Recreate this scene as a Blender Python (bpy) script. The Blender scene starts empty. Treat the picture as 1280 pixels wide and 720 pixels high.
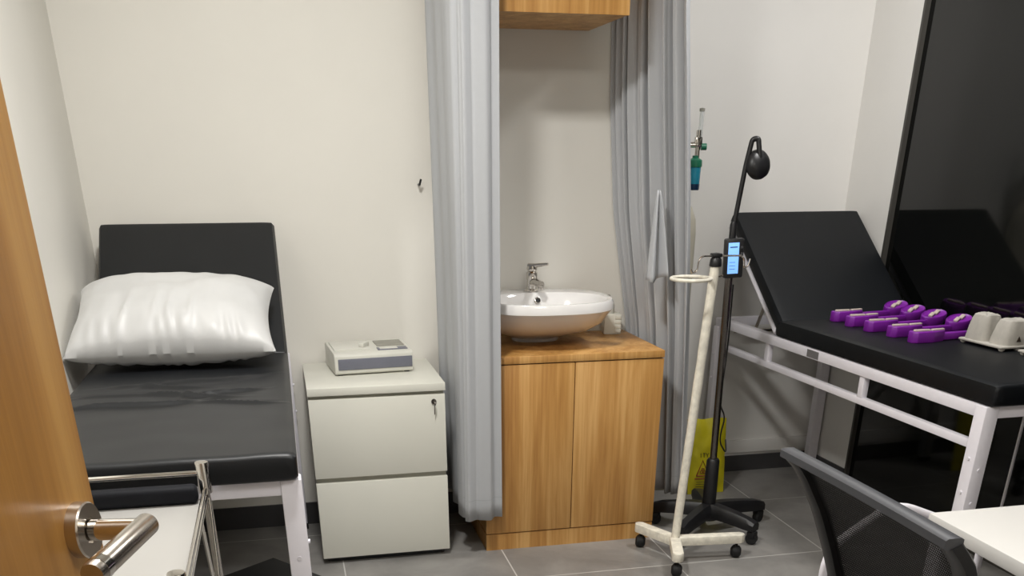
import bpy, bmesh, math, random
from math import sin, cos, pi, radians
from mathutils import Vector, Matrix, noise

random.seed(7)
scene = bpy.context.scene
COL = scene.collection

# ------------------------------------------------------------------ camera
F_PX, PITCH, YAW, CAM_H, CY = 1161.05, 0.486, 0.2258, 1.3319, 809.95
cam_data = bpy.data.cameras.new('camera')
cam_data.sensor_fit = 'HORIZONTAL'
cam_data.sensor_width = 36.0
cam_data.lens = F_PX / 1280 * 36.0
cam_data.shift_y = (CY - 360.0) / 1280.0
cam_data.clip_start = 0.02
cam = bpy.data.objects.new('camera', cam_data)
COL.objects.link(cam)
cam.location = (0, 0, CAM_H)
cam.rotation_euler = (pi / 2 - PITCH, 0, -YAW)
scene.camera = cam

# ------------------------------------------------------------------ world, exposure
world = bpy.data.worlds.new('night')
scene.world = world
world.use_nodes = True
bg = world.node_tree.nodes['Background']
bg.inputs[0].default_value = (0.55, 0.6, 0.7, 1)
bg.inputs[1].default_value = 0.02
scene.view_settings.view_transform = 'Standard'
scene.view_settings.look = 'None'
scene.view_settings.exposure = 0.40
scene.view_settings.gamma = 1.0
scene.view_settings.use_curve_mapping = False

CEIL = 2.5
# ceiling panels, the last an unseen fill added for the front: x, y, size, power, colour
LAMPS = [(0.10, 2.02, 0.22, 29.0, (1.0, 0.985, 0.955)),
         (1.95, 2.90, 0.30, 14.0, (1.0, 0.99, 0.975)),
         (0.75, 0.55, 0.60, 14.0, (1.0, 0.985, 0.955))]  # added fill that brightens the drawers, floor and cabinet fronts

# ------------------------------------------------------------------ materials
def lin(c):
    r = []
    for v in c:
        v /= 255.0
        r.append(v / 12.92 if v <= 0.04045 else ((v + 0.055) / 1.055) ** 2.4)
    return (r[0], r[1], r[2], 1.0)

def new_mat(name):
    m = bpy.data.materials.new(name)
    m.use_nodes = True
    nt = m.node_tree
    return m, nt, nt.nodes['Principled BSDF']

def N(nt, kind, **kw):
    n = nt.nodes.new(kind)
    for k, v in kw.items():
        setattr(n, k, v)
    return n

def ramp(nt, fac, stops):
    r = N(nt, 'ShaderNodeValToRGB')
    el = r.color_ramp.elements
    while len(el) < len(stops):
        el.new(0.5)
    for e, (p, c) in zip(el, stops):
        e.position = p
        e.color = c
    nt.links.new(fac, r.inputs[0])
    return r.outputs[0]

def coords(nt, scale=(1, 1, 1), loc=(0, 0, 0), rot=(0, 0, 0), kind='Object'):
    tc = N(nt, 'ShaderNodeTexCoord')
    mp = N(nt, 'ShaderNodeMapping')
    mp.inputs['Scale'].default_value = scale
    mp.inputs['Location'].default_value = loc
    mp.inputs['Rotation'].default_value = rot
    nt.links.new(tc.outputs[kind], mp.inputs[0])
    return mp.outputs[0]

def noise_tex(nt, vec, scale, detail=4, rough=0.55, dist=0.0):
    n = N(nt, 'ShaderNodeTexNoise')
    n.inputs['Scale'].default_value = scale
    n.inputs['Detail'].default_value = detail
    n.inputs['Roughness'].default_value = rough
    n.inputs['Distortion'].default_value = dist
    nt.links.new(vec, n.inputs['Vector'])
    return n.outputs[0]

def bump(nt, p, height, strength, dist=0.002):
    b = N(nt, 'ShaderNodeBump')
    b.inputs['Strength'].default_value = strength
    b.inputs['Distance'].default_value = dist
    nt.links.new(height, b.inputs['Height'])
    nt.links.new(b.outputs[0], p.inputs['Normal'])

def plain(name, c, rough=0.5, metal=0.0, vary=0.06, nscale=25, bstr=0.0, bscale=200, spec=0.5, coat=0.0, sheen=0.0):
    m, nt, p = new_mat(name)
    v = coords(nt)
    l = lin(c)
    a = tuple(x * (1 - vary) for x in l[:3]) + (1,)
    b = tuple(min(1, x * (1 + vary)) for x in l[:3]) + (1,)
    col = ramp(nt, noise_tex(nt, v, nscale), [(0.3, a), (0.7, b)])
    nt.links.new(col, p.inputs['Base Color'])
    p.inputs['Roughness'].default_value = rough
    p.inputs['Metallic'].default_value = metal
    p.inputs['Specular IOR Level'].default_value = spec
    p.inputs['Coat Weight'].default_value = coat
    p.inputs['Sheen Weight'].default_value = sheen
    if bstr:
        bump(nt, p, noise_tex(nt, v, bscale), bstr)
    return m

def wood(name, c0, c1, c2, scale=(9, 9, 0.55), rough=0.42):
    m, nt, p = new_mat(name)
    v = coords(nt, scale)
    n1 = noise_tex(nt, v, 1.6, 5, 0.6, 0.5)
    v2 = coords(nt, (55, 55, 1.2))
    n2 = noise_tex(nt, v2, 1.5, 3, 0.6)
    mix = N(nt, 'ShaderNodeMath', operation='MULTIPLY_ADD')
    nt.links.new(n2, mix.inputs[0])
    mix.inputs[1].default_value = 0.35
    mul = N(nt, 'ShaderNodeMath', operation='MULTIPLY')
    nt.links.new(n1, mul.inputs[0])
    mul.inputs[1].default_value = 0.75
    nt.links.new(mul.outputs[0], mix.inputs[2])
    col = ramp(nt, mix.outputs[0], [(0.40, lin(c0)), (0.54, lin(c1)), (0.66, lin(c2))])
    nt.links.new(col, p.inputs['Base Color'])
    p.inputs['Roughness'].default_value = rough
    bump(nt, p, n2, 0.08)
    return m

def floor_mat():
    m, nt, p = new_mat('grey_floor_tile')
    # grout lines at x = 0.106 + 0.6 i and y = 2.968 + 0.6 j
    v = coords(nt, (1, 1, 1), (-0.106 + 0.6 * 10, -2.968 + 0.6 * 10, 0))
    br = N(nt, 'ShaderNodeTexBrick')
    br.offset = 0.0
    br.squash = 1.0
    br.inputs['Scale'].default_value = 1.0
    br.inputs['Mortar Size'].default_value = 0.0025
    br.inputs['Mortar Smooth'].default_value = 0.1
    br.inputs['Bias'].default_value = 0.0
    br.inputs['Brick Width'].default_value = 0.6
    br.inputs['Row Height'].default_value = 0.6
    br.inputs['Color1'].default_value = (1, 1, 1, 1)
    br.inputs['Color2'].default_value = (0.9, 0.9, 0.9, 1)
    br.inputs['Mortar'].default_value = (0, 0, 0, 1)
    nt.links.new(v, br.inputs['Vector'])
    n = noise_tex(nt, coords(nt), 4.5, 8, 0.62, 0.4)
    base = ramp(nt, n, [(0.3, lin((120, 118, 115))), (0.7, lin((152, 149, 145)))])
    mx = N(nt, 'ShaderNodeMixRGB')
    mx.blend_type = 'MIX'
    nt.links.new(br.outputs['Fac'], mx.inputs[0])
    nt.links.new(base, mx.inputs[1])
    mx.inputs[2].default_value = lin((196, 194, 190))
    nt.links.new(mx.outputs[0], p.inputs['Base Color'])
    p.inputs['Roughness'].default_value = 0.38
    bump(nt, p, n, 0.05)
    return m

def mesh_mat():
    m, nt, p = new_mat('black_chair_mesh')
    p.inputs['Base Color'].default_value = lin((9, 9, 10))
    p.inputs['Specular IOR Level'].default_value = 0.25
    p.inputs['Roughness'].default_value = 0.6
    v = coords(nt, kind='UV')
    sep = N(nt, 'ShaderNodeSeparateXYZ')
    nt.links.new(v, sep.inputs[0])
    outs = []
    for i, f in ((0, 95.0), (1, 70.0)):
        a = N(nt, 'ShaderNodeMath', operation='MULTIPLY'); a.inputs[1].default_value = f
        nt.links.new(sep.outputs[i], a.inputs[0])
        b = N(nt, 'ShaderNodeMath', operation='FRACT'); nt.links.new(a.outputs[0], b.inputs[0])
        c = N(nt, 'ShaderNodeMath', operation='GREATER_THAN'); c.inputs[1].default_value = 0.78
        nt.links.new(b.outputs[0], c.inputs[0])
        outs.append(c.outputs[0])
    mul = N(nt, 'ShaderNodeMath', operation='MULTIPLY')
    nt.links.new(outs[0], mul.inputs[0]); nt.links.new(outs[1], mul.inputs[1])
    tr = N(nt, 'ShaderNodeBsdfTransparent')
    mx = N(nt, 'ShaderNodeMixShader')
    nt.links.new(mul.outputs[0], mx.inputs[0])
    nt.links.new(p.outputs[0], mx.inputs[1]); nt.links.new(tr.outputs[0], mx.inputs[2])
    nt.links.new(mx.outputs[0], nt.nodes['Material Output'].inputs[0])
    return m

def glass(name, c, rough=0.05, alpha_t=0.9):
    m, nt, p = new_mat(name)
    p.inputs['Base Color'].default_value = lin(c)
    p.inputs['Roughness'].default_value = rough
    p.inputs['Transmission Weight'].default_value = alpha_t
    p.inputs['IOR'].default_value = 1.45
    return m

def emis(name, c, s):
    m, nt, p = new_mat(name)
    p.inputs['Base Color'].default_value = lin(c)
    p.inputs['Emission Color'].default_value = lin(c)
    p.inputs['Emission Strength'].default_value = s
    return m

M = {
    'wall': plain('cream_wall_paint', (228, 225, 217), 0.55, vary=0.015, nscale=3, bstr=0.03, bscale=120),
    'wall_cool': plain('white_wall_paint', (226, 224, 220), 0.5, vary=0.02, nscale=3, bstr=0.03, bscale=120),
    'ceil': plain('white_ceiling', (236, 235, 230), 0.8, vary=0.02),
    'floor': floor_mat(),
    'skirt': plain('dark_grey_skirting_tile', (62, 61, 62), 0.4, vary=0.1, nscale=8),
    'oak': wood('oak_laminate', (166, 116, 58), (190, 141, 78), (210, 164, 102)),
    'oak_door': wood('oak_door_veneer', (136, 92, 38), (160, 113, 52), (180, 135, 72), scale=(5, 5, 0.5), rough=0.36),
    'gap': plain('dark_gap', (48, 36, 24), 0.8),
    'curtain': plain('grey_curtain_fabric', (180, 182, 185), 0.8, vary=0.01, nscale=60, bstr=0.03, bscale=900, sheen=0.05),
    'hem': plain('grey_curtain_hem', (170, 172, 175), 0.8, vary=0.03, nscale=60),
    'vinyl': plain('charcoal_vinyl', (20, 22, 25), 0.44, vary=0.08, nscale=12, spec=0.4, bstr=0.12, bscale=260),
    'vinyl_blue': plain('blue_black_vinyl', (9, 12, 16), 0.5, vary=0.1, nscale=12, spec=0.28, bstr=0.15, bscale=260),
    'steel_white': plain('white_powder_coated_steel', (236, 233, 240), 0.4, vary=0.02),
    'laminate': plain('white_laminate', (226, 225, 214), 0.35, vary=0.012, nscale=5),
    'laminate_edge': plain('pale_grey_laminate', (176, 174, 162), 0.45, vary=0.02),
    'desk': plain('white_desk_laminate', (218, 216, 212), 0.35, vary=0.01, nscale=4),
    'chrome': plain('polished_chrome', (214, 210, 204), 0.10, 1.0, vary=0.02),
    'steel': plain('brushed_stainless_steel', (190, 182, 172), 0.26, 1.0, vary=0.05, nscale=80),
    'pole_steel': plain('worn_steel_pole', (120, 116, 112), 0.25, 1.0, vary=0.05, nscale=30),
    'black_plastic': plain('black_plastic', (22, 22, 24), 0.42, vary=0.1),
    'dark_grey_plastic': plain('dark_grey_plastic', (64, 65, 69), 0.45, vary=0.05),
    'rubber': plain('black_rubber', (17, 17, 18), 0.7, vary=0.1),
    'ceramic': plain('white_ceramic', (236, 234, 232), 0.10, vary=0.01, coat=0.4),
    'pillow': plain('white_satin_pillowcase', (192, 192, 191), 0.45, vary=0.015, nscale=6, sheen=0.2),
    'taped_white': plain('stained_white_tape', (230, 225, 210), 0.6, vary=0.16, nscale=38, bstr=0.3, bscale=60),
    'purple': plain('purple_plastic', (122, 32, 152), 0.4, vary=0.06, nscale=20),
    'foam': plain('beige_foam_pad', (190, 176, 166), 0.8, vary=0.06),
    'pulp': plain('grey_moulded_pulp', (176, 172, 164), 0.9, vary=0.07, nscale=40, bstr=0.4, bscale=130),
    'device_white': plain('off_white_plastic', (216, 215, 206), 0.4, vary=0.02),
    'device_grey': plain('blue_grey_panel', (112, 114, 126), 0.4, vary=0.03),
    'device_dark': plain('grey_recess', (150, 148, 138), 0.5, vary=0.03),
    'yellow': plain('yellow_plastic_bag', (196, 184, 22), 0.5, vary=0.08, nscale=14, bstr=0.3, bscale=30),
    'red': plain('dark_red_print', (136, 52, 18), 0.6),
    'ink': plain('black_print', (40, 38, 20), 0.6),
    'barcode': plain('grey_label_print', (112, 110, 110), 0.6, vary=0.15, nscale=150),
    'green': plain('green_plastic', (30, 110, 82), 0.4),
    'blue_bottle': plain('blue_water_bottle', (40, 134, 158), 0.25, vary=0.1),
    'navy': plain('dark_blue_bottle_base', (22, 48, 76), 0.3),
    'cylinder': plain('beige_gas_cylinder_paint', (186, 181, 165), 0.5, vary=0.04),
    'clear': glass('clear_plastic', (240, 244, 244), 0.1, 0.7),
    'screen': emis('lit_blue_screen', (112, 160, 226), 0.9),
    'screen_bar': plain('dark_screen_text', (44, 74, 128), 0.4),
    'enamel': plain('white_enamel_tray', (170, 168, 164), 0.4, vary=0.02, nscale=5),
    'navy_mat': plain('navy_rubber_mat', (10, 12, 19), 0.7, vary=0.1, spec=0.25),
    'mesh': mesh_mat(),
    'night': None,
}
# dark window glass: the unlit night outside is put into the pane's colour
def night_glass():
    m, nt, p = new_mat('dark_window_glass')
    v = coords(nt)
    col = ramp(nt, noise_tex(nt, v, 1.5, 6), [(0.3, lin((7, 8, 8))), (0.75, lin((15, 16, 14)))])
    nt.links.new(col, p.inputs['Base Color'])
    p.inputs['Roughness'].default_value = 0.06
    p.inputs['IOR'].default_value = 1.5
    return m
M['night'] = night_glass()

# ------------------------------------------------------------------ mesh builder
class MB:
    def __init__(self):
        self.bm = bmesh.new()
        self.uv = None

    def _add(self, verts, faces, smooth=False):
        vs = [self.bm.verts.new(v) for v in verts]
        fs = []
        for f in faces:
            try:
                fc = self.bm.faces.new([vs[i] for i in f])
                fc.smooth = smooth
                fs.append(fc)
            except ValueError:
                pass
        return vs, fs

    def box(self, c, s, bev=0.0, mat=None, seg=2):
        """c centre, s full size, mat optional 3x3/4x4 rotation about the centre"""
        b = bmesh.new()
        bmesh.ops.create_cube(b, size=1.0)
        for v in b.verts:
            v.co = Vector((v.co.x * s[0], v.co.y * s[1], v.co.z * s[2]))
        if bev > 0:
            bmesh.ops.bevel(b, geom=list(b.edges), offset=min(bev, min(s) * 0.49), segments=seg, profile=0.5, affect='EDGES')
        R = mat.to_3x3() if mat is not None else Matrix.Identity(3)
        self._merge(b, lambda p: R @ p + Vector(c), smooth=False)
        return self

    def bx(self, lo, hi, bev=0.0, seg=2):
        c = [(a + b) / 2 for a, b in zip(lo, hi)]
        s = [abs(b - a) for a, b in zip(lo, hi)]
        return self.box(c, s, bev, seg=seg)

    def _merge(self, b, fn, smooth):
        b.verts.ensure_lookup_table()
        b.verts.index_update()
        vs = [self.bm.verts.new(fn(v.co)) for v in b.verts]
        for f in b.faces:
            nf = self.bm.faces.new([vs[v.index] for v in f.verts])
            nf.smooth = smooth or f.smooth
        b.free()

    def cyl(self, p0, p1, r0, r1=None, n=20, cap=True):
        return self.tube([p0, p1], [r0, r0 if r1 is None else r1], n=n, cap=cap)

    def tube(self, pts, r, n=14, cap=True, smooth=True):
        pts = [Vector(p) for p in pts]
        rs = r if isinstance(r, (list, tuple)) else [r] * len(pts)
        t0 = (pts[1] - pts[0]).normalized()
        up = Vector((0, 0, 1)) if abs(t0.z) < 0.95 else Vector((1, 0, 0))
        u = t0.cross(up).normalized()
        rings = []
        for i, p in enumerate(pts):
            if i == 0:
                t = pts[1] - pts[0]
            elif i == len(pts) - 1:
                t = pts[-1] - pts[-2]
            else:
                t = (pts[i + 1] - pts[i]).normalized() + (pts[i] - pts[i - 1]).normalized()
            t = t.normalized() if t.length > 1e-9 else t0
            u = (u - t * u.dot(t)).normalized()
            w = t.cross(u)
            rings.append([self.bm.verts.new(p + (u * cos(2 * pi * k / n) + w * sin(2 * pi * k / n)) * rs[i]) for k in range(n)])
        for a, b in zip(rings, rings[1:]):
            for k in range(n):
                f = self.bm.faces.new([a[k], a[(k + 1) % n], b[(k + 1) % n], b[k]])
                f.smooth = smooth
        if cap:
            self.bm.faces.new(list(reversed(rings[0])))
            self.bm.faces.new(rings[-1])
        return self

    def lathe(self, prof, c=(0, 0, 0), n=32, rot=None, sx=1.0, sy=1.0, smooth=True, close=True):
        """prof list of (r, z)"""
        R = rot.to_3x3() if rot is not None else Matrix.Identity(3)
        rings = []
        for (r, z) in prof:
            if r < 1e-6:
                rings.append([self.bm.verts.new(R @ Vector((0, 0, z)) + Vector(c))])
            else:
                rings.append([self.bm.verts.new(R @ Vector((r * sx * cos(2 * pi * k / n), r * sy * sin(2 * pi * k / n), z)) + Vector(c)) for k in range(n)])
        self.rings(rings, smooth)
        if close:
            if len(rings[0]) > 1: self.bm.faces.new(list(reversed(rings[0])))
            if len(rings[-1]) > 1: self.bm.faces.new(rings[-1])
        return self

    def rings(self, rings, smooth=True):
        for a, b in zip(rings, rings[1:]):
            n = max(len(a), len(b))
            for k in range(n):
                k2 = (k + 1) % n
                if len(a) == 1:
                    vs = [a[0], b[k2], b[k]]
                elif len(b) == 1:
                    vs = [a[k], a[k2], b[0]]
                else:
                    vs = [a[k], a[k2], b[k2], b[k]]
                f = self.bm.faces.new(vs)
                f.smooth = smooth

    def prism(self, poly, d0, d1, frame=None, bev=0.0):
        """poly 2D (u,v) extruded along w from d0 to d1; frame = (origin,u,v,w)"""
        o, u, v, w = frame if frame else (Vector((0, 0, 0)), Vector((1, 0, 0)), Vector((0, 1, 0)), Vector((0, 0, 1)))
        b = bmesh.new()
        lo = [b.verts.new(o + u * p[0] + v * p[1] + w * d0) for p in poly]
        hi = [b.verts.new(o + u * p[0] + v * p[1] + w * d1) for p in poly]
        n = len(poly)
        b.faces.new(list(reversed(lo))); b.faces.new(hi)
        for k in range(n):
            b.faces.new([lo[k], lo[(k + 1) % n], hi[(k + 1) % n], hi[k]])
        bmesh.ops.recalc_face_normals(b, faces=list(b.faces))
        if bev:
            bmesh.ops.bevel(b, geom=list(b.edges), offset=bev, segments=2, profile=0.5, affect='EDGES')
        self._merge(b, lambda p: p, False)
        return self

    def grid(self, fn, nu, nv, smooth=True, uv=False):
        rows = [[self.bm.verts.new(fn(i / nu, j / nv)) for i in range(nu + 1)] for j in range(nv + 1)]
        lay = self.bm.loops.layers.uv.verify() if uv else None
        for j in range(nv):
            for i in range(nu):
                f = self.bm.faces.new([rows[j][i], rows[j][i + 1], rows[j + 1][i + 1], rows[j + 1][i]])
                f.smooth = smooth
                if uv:
                    for l, (a, b) in zip(f.loops, ((i, j), (i + 1, j), (i + 1, j + 1), (i, j + 1))):
                        l[lay].uv = (a / nu, b / nv)
        return self

    def islands(self):
        self.bm.verts.index_update()
        seen, out = set(), []
        for v in self.bm.verts:
            if v in seen: continue
            st, isl = [v], []
            seen.add(v)
            while st:
                q = st.pop(); isl.append(q)
                for e in q.link_edges:
                    w = e.other_vert(q)
                    if w not in seen:
                        seen.add(w); st.append(w)
            out.append(isl)
        return out

    def build_each(self, name, mat, parent=None, world=True):
        """every loose piece becomes an object of its own"""
        first = None
        for isl in self.islands():
            m = MB(); mp = {}
            for v in isl: mp[v] = m.bm.verts.new(v.co)
            fs = set(f for v in isl for f in v.link_faces)
            for f in sorted(fs, key=lambda f: [mp[v].co[:] for v in f.verts][0]):
                nf = m.bm.faces.new([mp[v] for v in f.verts]); nf.smooth = f.smooth
            o = m.build(name, mat, parent, world)
            first = first or o
        self.bm.free()
        return first

    def build(self, name, mat, parent=None, world=True, solid=0.0, sub=0, recalc=True):
        if recalc:
            bmesh.ops.recalc_face_normals(self.bm, faces=list(self.bm.faces))
        me = bpy.data.meshes.new(name)
        o = bpy.data.objects.new(name, me)
        COL.objects.link(o)
        if parent is not None:
            o.parent = parent
            if world:
                self.bm.transform(wm(parent).inverted())
        self.bm.to_mesh(me)
        self.bm.free()
        me.materials.append(mat)
        me.set_sharp_from_angle(angle=radians(38))
        if solid:
            s = o.modifiers.new('thickness', 'SOLIDIFY'); s.thickness = solid; s.offset = 0
        if sub:
            s = o.modifiers.new('smooth', 'SUBSURF'); s.levels = sub; s.render_levels = sub
        return o

def wm(o):
    m = Matrix.Translation(o.location) @ o.rotation_euler.to_matrix().to_4x4()
    return wm(o.parent) @ m if o.parent else m

def tag(o, label=None, cat=None, group=None, kind=None):
    if label: o['label'] = label
    if cat: o['category'] = cat
    if group: o['group'] = group
    if kind: o['kind'] = kind
    return o

def thing(name, label, cat, loc=(0, 0, 0), rz=0.0, group=None):
    o = bpy.data.objects.new(name, None)
    o.empty_display_size = 0.1
    COL.objects.link(o)
    o.location = loc
    o.rotation_euler = (0, 0, rz)
    return tag(o, label, cat, group)

def structure(name, mb, mat, label=None):
    return tag(mb.build(name, mat), label, None, None, 'structure')

def fillet(pts, r, n=5):
    """round the inner corners of a polyline"""
    pts = [Vector(p) for p in pts]
    out = [pts[0]]
    for a, b, c in zip(pts, pts[1:], pts[2:]):
        d = min(r, (a - b).length * 0.45, (c - b).length * 0.45)
        p, q = b + (a - b).normalized() * d, b + (c - b).normalized() * d
        for k in range(n + 1):
            t = k / n
            out.append(p * (1 - t) ** 2 + b * 2 * t * (1 - t) + q * t ** 2)
    out.append(pts[-1])
    return out

def frame_on(origin, udir, vdir):
    u = Vector(udir).normalized(); v = Vector(vdir).normalized()
    return (Vector(origin), u, v, u.cross(v))

# ------------------------------------------------------------------ room shell
XL, YB, XS, YR = -0.63, 3.715, 1.335, 4.0       # left wall, back wall, step in the back wall, deeper back wall
XR = 2.395                                       # right wall at the deeper back wall
YF = -0.12                                       # front wall with the doorway
RW = radians(2.0)                               # the right wall leans out a little towards the camera
def xr(y): return XR + (YR - y) * math.tan(RW)

structure('floor', MB().bx((-1.0, YF - 1.2, -0.06), (3.0, 4.2, 0.0)), M['floor'], 'grey square floor tiles with pale grout')
structure('ceiling', MB().bx((-0.75, YF - 0.12, CEIL), (2.9, 4.2, CEIL + 0.08)), M['ceil'], 'white ceiling')
structure('wall_left', MB().bx((XL - 0.1, YF - 0.1, 0), (XL, YB + 0.1, CEIL)), M['wall'], 'white wall beside the left couch')
structure('wall_back', MB().bx((XL, YB, 0), (XS, YB + 0.42, CEIL)), M['wall'], 'cream back wall behind the left couch and the washbasin')
structure('wall_back_recess', MB().bx((XS, YR, 0), (XR + 0.3, YR + 0.12, CEIL)), M['wall_cool'], 'white back wall behind the right couch')
WIN_Y0 = 3.69
def rwall(y0, y1, z0, z1, d0=0.0, d1=0.12):
    return MB().prism([(xr(y0) + d0, y0), (xr(y1) + d0, y1), (xr(y1) + d1, y1), (xr(y0) + d1, y0)], z0, z1)
structure('wall_right', rwall(WIN_Y0, YR + 0.1, 0, CEIL), M['wall_cool'], 'white strip of wall between the corner and the dark window')
structure('wall_front_left', MB().bx((XL - 0.1, YF - 0.12, 0), (-0.47, YF, CEIL)), M['wall'])
structure('wall_front_right', MB().bx((0.52, YF - 0.12, 0), (2.9, YF, CEIL)), M['wall'])
structure('wall_front_top', MB().bx((-0.47, YF - 0.12, 2.15), (0.52, YF, CEIL)), M['wall'])
# corridor outside the doorway
structure('wall_corridor', MB().bx((-1.0, YF - 1.3, 0), (3.0, YF - 1.2, CEIL)), M['wall'])

# skirting
structure('baseboard_back', MB().bx((XL, YB - 0.008, 0), (XS, YB, 0.09)), M['skirt'], 'dark tile skirting below the back wall')
structure('baseboard_recess', MB().bx((XS, YR - 0.008, 0), (XR, YR, 0.075)), M['skirt'], 'dark tile skirting below the recessed wall')
structure('baseboard_left', MB().bx((XL, YF, 0), (XL + 0.008, YB - 0.008, 0.09)), M['skirt'])
structure('trim_1', MB().bx((XS + 0.02, YR - 0.014, 0.09), (XR - 0.004, YR, 0.15), 0.002), M['wall_cool'], 'white ledge low on the recessed wall')
structure('trim_2', rwall(WIN_Y0, YR - 0.02, 0.0, 0.075, -0.006, 0.0), M['skirt'])

# window: full-height dark glass along the right wall
wroot = bpy.data.objects.new('window_1', None); COL.objects.link(wroot)
wroot['kind'] = 'structure'; wroot['label'] = 'large dark night window reflecting the black couch'
WY1 = YF
rwall(WY1, WIN_Y0 - 0.012, 0.03, CEIL, 0.020, 0.035).build('glass_pane', M['night'], wroot)
fb = MB()
for (a, b, z0, z1) in ((WIN_Y0 - 0.012, WIN_Y0, 0, CEIL), (WY1, WIN_Y0 - 0.012, 0, 0.03)):
    q = rwall(a, b, z0, z1, 0.0, 0.06).bm
    fb._merge(q, lambda p: p, False)
M['frame'] = plain('dark_window_frame', (66, 64, 60), 0.45)
fb.build('window_frame', M['frame'], wroot)
ys = 2.745
rwall(ys - 0.004, ys + 0.004, 0.03, CEIL, 0.014, 0.0205).build('glass_joint', M['steel_white'], wroot)
rwall(WY1, WIN_Y0, 0, CEIL, 0.06, 0.12).build('outer_blind', M['skirt'], wroot)

# ------------------------------------------------------------------ ceiling lamps and the added fill
for i, (lx, ly, s, pw, c) in enumerate(LAMPS):
    t = thing('ceiling_light', ['square white ceiling panel light above the left couch', 'square white ceiling panel light above the right couch',
                                'unseen fill light added on the ceiling just inside the doorway'][i], 'ceiling light', (lx, ly, CEIL), 0)
    f = MB()
    h = s / 2 + 0.015
    for sx, sy, ex, ey in ((h, 0, 0.015, h + 0.015), (-h, 0, 0.015, h + 0.015), (0, h, h, 0.015), (0, -h, h, 0.015)):
        f.bx((lx + sx - ex, ly + sy - ey, CEIL - 0.02), (lx + sx + ex, ly + sy + ey, CEIL), 0.003)
    f.build('lamp_frame', M['steel_white'], t)
    MB().bx((lx - s / 2, ly - s / 2, CEIL - 0.012), (lx + s / 2, ly + s / 2, CEIL - 0.004)).build('diffuser', emis('lamp_diffuser', (255, 248, 236), 3.0), t)
    ld = bpy.data.lights.new('panel_light', 'AREA')
    ld.shape = 'SQUARE'; ld.size = s; ld.energy = pw; ld.color = c
    lo = bpy.data.objects.new('panel_light', ld); COL.objects.link(lo)
    lo.parent = t; lo.location = (0, 0, -0.022)

# ------------------------------------------------------------------ examination couches
def soft_slab(w, l, th, nx=28, ny=60, rad=0.018, wrinkle=None, n=96):
    """cushion with rounded edges, local: x in +-w/2, y 0..l, z 0..th"""
    b = bmesh.new()
    def side(t, L):
        return t
    mb = MB()
    # top and bottom surfaces as one closed loft: superellipse cross-section across x, capped along y by tapering
    def pt(u, v):
        # u around the section, v along the length
        a = 2 * pi * u
        ca, sa = cos(a), sin(a)
        e = 0.14
        px = math.copysign(abs(ca) ** e, ca) * w / 2
        pz = math.copysign(abs(sa) ** e, sa) * th / 2
        y = v * l
        d = min(y, l - y)
        k = 1.0
        if d < rad:
            k = 1 - (1 - math.sqrt(max(0, 1 - (1 - d / rad) ** 2))) * 0.35 * rad / (th / 2) * 1.6
        z = pz * k + th / 2
        x = px - math.copysign(1, px) * (1 - k) * th * 0.4
        if wrinkle and sa > 0.05:
            z += wrinkle(x, y)
        return Vector((x, y, z))
    # parameterise so that points are spread evenly along the section
    us = []
    for k in range(n):
        s = k / n * (2 * w + 2 * th)
        if s < th / 2: p = (w / 2, s)
        elif s < th / 2 + w: p = (w / 2 - (s - th / 2), th / 2)
        elif s < 1.5 * th + w: p = (-w / 2, th / 2 - (s - th / 2 - w))
        elif s < 1.5 * th + 2 * w: p = (-w / 2 + (s - 1.5 * th - w), -th / 2)
        else: p = (w / 2, -th / 2 + (s - 1.5 * th - 2 * w))
        # invert the superellipse approximately
        q = (p[0] / (w / 2), p[1] / (th / 2))
        m = max(abs(q[0]), abs(q[1])) or 1
        ca = math.copysign(abs(q[0]) ** (1 / 0.14), q[0]); sa = math.copysign(abs(q[1]) ** (1 / 0.14), q[1])
        us.append((math.atan2(sa, ca) / (2 * pi)) % 1.0)
    vs = [0, 0.15 * rad / l, 0.5 * rad / l, rad / l] + [rad / l + (1 - 2 * rad / l) * j / ny for j in range(1, ny)] + [1 - rad / l, 1 - 0.5 * rad / l, 1 - 0.15 * rad / l, 1]
    rings = [[mb.bm.verts.new(pt(u, v)) for u in us] for v in vs]
    mb.rings(rings, True)
    mb.bm.faces.new(list(reversed(rings[0]))); mb.bm.faces.new(rings[-1])
    return mb

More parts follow.
